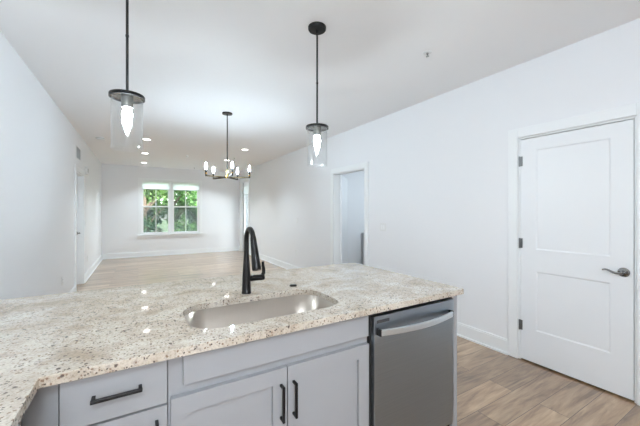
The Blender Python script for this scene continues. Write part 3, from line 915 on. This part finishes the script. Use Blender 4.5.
# ------------------------------------------------------------------ small ceiling and wall fittings
t = thing('smoke_detector', 'round white smoke detector on the ceiling near the left wall', 'smoke detector', (-0.60, 6.92, H))
MB().lathe([(0, 0), (0.072, 0), (0.072, -0.012), (0.064, -0.014), (0.064, -0.026), (0.05, -0.036), (0, -0.038)], (-0.60, 6.92, H), 'Z', 30).build('body', M['plastic'], t, True)
MB().lathe([(0.067, -0.013), (0.067, -0.018), (0.060, -0.018), (0.060, -0.013)], (-0.60, 6.92, H), 'Z', 30, True).build('vent_slot', M['ventdark'], t, True)
def sprinkler(x, y, label):
    t = thing('fire_sprinkler', label, 'sprinkler', (x, y, H), 'ceiling fire sprinklers')
    MB().lathe([(0, 0), (0.036, 0), (0.034, -0.004), (0.014, -0.006), (0, -0.006)], (x, y, H), 'Z', 24).build('cover_plate', M['plastic'], t, True)
    MB().lathe([(0, -0.006), (0.010, -0.006), (0.008, -0.018), (0.003, -0.020), (0.003, -0.030), (0.013, -0.031), (0.013, -0.033), (0, -0.034)], (x, y, H), 'Z', 16).build('head', M['chrome'], t, True)
    return t
s1 = sprinkler(2.128, 1.78, 'fire sprinkler on the bare ceiling toward the closet door')
for x, y, lab in ((2.10, 7.80, 'fire sprinkler on the ceiling just right of the chandelier rod'),
                  (1.03, 8.11, 'fire sprinkler in the middle of the living room ceiling'),
                  (1.50, 10.15, 'fire sprinkler on the ceiling close to the window wall')):
    dup(s1, (x, y, H), lab)
# wall grille
t = thing('vent_grille', 'small white louvred air grille high on the left wall above the door', 'vent', (XL, 6.68, 2.245))
g = MB(); y0, y1, z0, z1 = 6.46, 6.90, 2.245, 2.475
g.box(XL, XL + 0.008, y0, y1, z0, z0 + 0.022).box(XL, XL + 0.008, y0, y1, z1 - 0.022, z1).box(XL, XL + 0.008, y0, y0 + 0.022, z0 + 0.022, z1 - 0.022).box(XL, XL + 0.008, y1 - 0.022, y1, z0 + 0.022, z1 - 0.022)
g.build('frame', M['plastic'], t)
g = MB()
for i in range(11): 
    y = y0 + 0.045 + i * 0.035
    g.box(XL + 0.002, XL + 0.009, y - 0.004, y + 0.004, z0 + 0.022, z1 - 0.022)
g.build('louvres', M['vent'], t)
MB().box(XL + 0.0005, XL + 0.002, y0 + 0.022, y1 - 0.022, z0 + 0.022, z1 - 0.022).build('backing', M['ventdark'], t)
# door chime box
t = thing('door_chime', 'small white chime box beside the top of the left door casing', 'door chime', (XL, 7.50, 2.10))
MB().box(XL, XL + 0.045, 7.42, 7.58, 2.09, 2.23).build('body', M['plastic'], t, bevel=0.006)
MB().box(XL + 0.045, XL + 0.047, 7.44, 7.56, 2.12, 2.20).build('grille', M['vent'], t)

def plate(x, sgn, y, z, kind, label, gang=1):
    nm = 'outlet' if kind == 'outlet' else 'light_switch'
    t = thing(nm, label, 'outlet' if kind == 'outlet' else 'light switch', (x, y, z), 'wall outlets' if kind == 'outlet' else 'wall light switches')
    w = 0.0365 + 0.023 * (gang - 1)
    MB().box(x, x + sgn * 0.006, y - w, y + w, z - 0.058, z + 0.058).build('cover_plate', M['plastic'], t, bevel=0.002)
    if kind == 'outlet':
        for dz in (-0.02, 0.02):
            o = MB().box(x + sgn * 0.006, x + sgn * 0.008, y - 0.017, y + 0.017, z + dz - 0.014, z + dz + 0.014).build('socket', M['trim'], t, bevel=0.0008)
            MB().box(x + sgn * 0.008, x + sgn * 0.0085, y - 0.008, y - 0.006, z + dz - 0.003, z + dz + 0.006).box(x + sgn * 0.008, x + sgn * 0.0085, y + 0.006, y + 0.008, z + dz - 0.003, z + dz + 0.006).box(x + sgn * 0.008, x + sgn * 0.0085, y - 0.002, y + 0.002, z + dz - 0.010, z + dz - 0.006).build('slot', M['slot'], o)
    else:
        for k in range(gang):
            yy = y + (k - (gang - 1) / 2) * 0.046
            MB().box(x + sgn * 0.006, x + sgn * 0.010, yy - 0.016, yy + 0.016, z - 0.033, z + 0.033).build('rocker', M['trim'], t, bevel=0.001)
    return t
plate(XL, 1, 5.39, 0.41, 'outlet', 'white outlet low on the left wall before the door')
plate(XL, 1, 7.83, 0.395, 'outlet', 'white outlet low on the left wall past the door')
plate(XL, 1, 7.48, 1.14, 'switch', 'white light switch on the left wall past the door')
plate(XR, -1, 6.08, 1.165, 'switch', 'white light switch on the right wall beyond the bathroom doorway')
plate(XR, -1, 6.12, 0.45, 'outlet', 'white outlet low on the right wall beyond the bathroom doorway')
plate(XR, -1, 3.32, 1.135, 'switch', 'white double light switch on the right wall between doorway and closet door', 2)

# ------------------------------------------------------------------ bathroom vanity
t = thing('bathroom_vanity', 'dark grey vanity cabinet seen through the bathroom doorway', 'vanity', (4.75, 5.16, 0))
MB().box(4.335, 5.2, 4.90, 5.444, 0.0, 0.86).build('cabinet', M['vanity'], t)
MB().box(4.325, 5.21, 4.885, 5.444, 0.86, 0.89).build('top', M['vanity'], t)
for x0, x1 in ((4.35, 4.765), (4.77, 5.185)):
    d = MB().box(x0, x1, 4.882, 4.899, 0.12, 0.84).build('door', M['vanity'], t, bevel=0.002)
    MB().box((x0 + x1) / 2 - 0.05, (x0 + x1) / 2 + 0.05, 4.862, 4.870, 0.78, 0.79).build('handle', M['black'], d)

# ------------------------------------------------------------------ outside
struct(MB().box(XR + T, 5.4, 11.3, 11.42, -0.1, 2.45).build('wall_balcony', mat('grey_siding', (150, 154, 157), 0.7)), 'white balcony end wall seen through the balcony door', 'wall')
struct(MB().box(5.3, 5.4, 7.5, 11.3, -0.05, 1.2).build('wall_added_parapet', M['wall']), 'added unseen parapet holding back daylight at the balcony door', 'wall')  # added out of view to cut daylight through the balcony door
struct(MB().box(XR + T, 5.4, 7.5, 11.3, -0.2, -0.05).build('floor_balcony', M['stone']), 'pale balcony floor outside the right wall', 'floor')
struct(MB().box(XR + T, 5.4, 7.5, 11.42, 2.45, 3.0).build('ceiling_added_slab', M['wall']), 'added unseen slab over the balcony, blocking sky light', 'ceiling')  # roof slab added to keep sky light off the far wall
struct(MB().box(-40, 40, YF + T + 0.05, 70, -0.5, -0.35).build('ground_outside', M['lawn']), 'grass outside the windows', 'ground')
def tree(x, y, z0, h, rx, rz, n, leaf, lm, label, trunk_h, name='leafy_tree', cat='tree'):
    t = thing(name, label, cat, (x, y, z0), 'trees outside the windows')
    b = MB()
    b.tube([(x, y, z0), (x + 0.05, y, z0 + trunk_h * 0.5), (x - 0.04, y + 0.05, z0 + trunk_h), (x, y, z0 + h * 0.8)], [0.16, 0.12, 0.09, 0.03], 10)
    for k in range(7):
        a = random.uniform(0, 2 * PI); zz = z0 + trunk_h * 0.6 + (h - trunk_h) * 0.5 * random.random()
        b.tube([(x, y, zz), (x + math.cos(a) * rx * 0.35, y + math.sin(a) * rx * 0.35, zz + rz * 0.25), (x + math.cos(a) * rx * 0.75, y + math.sin(a) * rx * 0.75, zz + rz * 0.45)], [0.06, 0.04, 0.015], 7)
    b.build('trunk', M['bark'], t, True)
    bm = bmesh.new(); zc = z0 + h - rz
    clumps = []
    for k in range(34):
        u = Vector((random.gauss(0, 1), random.gauss(0, 1), random.gauss(0, 1))).normalized() * (random.random() ** 0.45)
        clumps.append((u, random.uniform(0.16, 0.34)))
    for i in range(n):
        cu, cr = random.choice(clumps)
        u = cu + Vector((random.gauss(0, 1), random.gauss(0, 1), random.gauss(0, 1))).normalized() * cr * (random.random() ** 0.4)
        p = Vector((x + u.x * rx, y + u.y * rx, zc + u.z * rz))
        nrm = (Vector((random.gauss(0, 1), random.gauss(0, 1), random.gauss(0.5, 1)))).normalized()
        a = nrm.orthogonal().normalized(); a.rotate(Matrix.Rotation(random.uniform(0, 6.28), 3, nrm)); c = nrm.cross(a)
        s = leaf * random.uniform(0.6, 1.3)
        v = [bm.verts.new(p + a * s), bm.verts.new(p + c * s * 0.45 + nrm * s * 0.1), bm.verts.new(p - a * s), bm.verts.new(p - c * s * 0.45 + nrm * s * 0.1)]
        bm.faces.new(v)
    f = MB(); f.bm.free(); f.bm = bm
    # leaf normals must keep their random facing: build without recalculating
    og = ORIGIN[t.name]
    for v in bm.verts: v.co -= og
    me = bpy.data.meshes.new('foliage'); bm.to_mesh(me); bm.free(); me.materials.append(lm)
    o = bpy.data.objects.new('foliage', me); C.objects.link(o); o.parent = t
    return t
G = -0.35
tree(0.30, 16.0, G, 5.6, 1.24, 2.3, 3600, 0.11, M['leaf_c'], 'pale leafy tree outside the left window, nearest of the trees there', 1.2)
tree(2.90, 16.0, G, 5.3, 1.24, 2.3, 3600, 0.11, M['leaf_a'], 'bright green tree outside the right window, nearest of the trees there', 1.0)
tree(1.60, 19.0, G, 6.2, 1.5, 2.7, 4600, 0.13, M['leaf_a'], 'green tree standing behind the gap between the two nearest trees', 1.2)
tree(4.80, 19.0, G, 6.2, 1.5, 2.7, 3600, 0.13, M['leaf_a'], 'green tree outside between the right window and the balcony door', 1.2)
tree(-1.60, 19.0, G, 6.2, 1.5, 2.7, 2600, 0.14, M['leaf_b'], 'dark tree beyond the left edge of the left window', 1.4)
tree(0.10, 23.0, G, 7.6, 1.7, 3.5, 4600, 0.15, M['leaf_b'], 'tall dark tree in the back row seen through the left window', 1.4)
tree(3.55, 23.0, G, 7.6, 1.7, 3.5, 4600, 0.15, M['leaf_b'], 'tall dark tree in the back row seen through the right window', 1.4)
tree(7.00, 23.0, G, 7.6, 1.7, 3.5, 3600, 0.16, M['leaf_b'], 'tall dark tree in the back row seen through the balcony door', 1.4)
for x, y, lm, lab in ((0.35, 13.6, 'leaf_b', 'low dark shrub outside below the left window'), (1.62, 13.6, 'leaf_a', 'low green shrub outside between the two dark shrubs'), (2.9, 13.6, 'leaf_b', 'low dark shrub outside below the right window')):
    tree(x, y, G, 1.5, 0.58, 0.8, 1500, 0.07, M[lm], lab, 0.3, 'leafy_shrub', 'shrub')
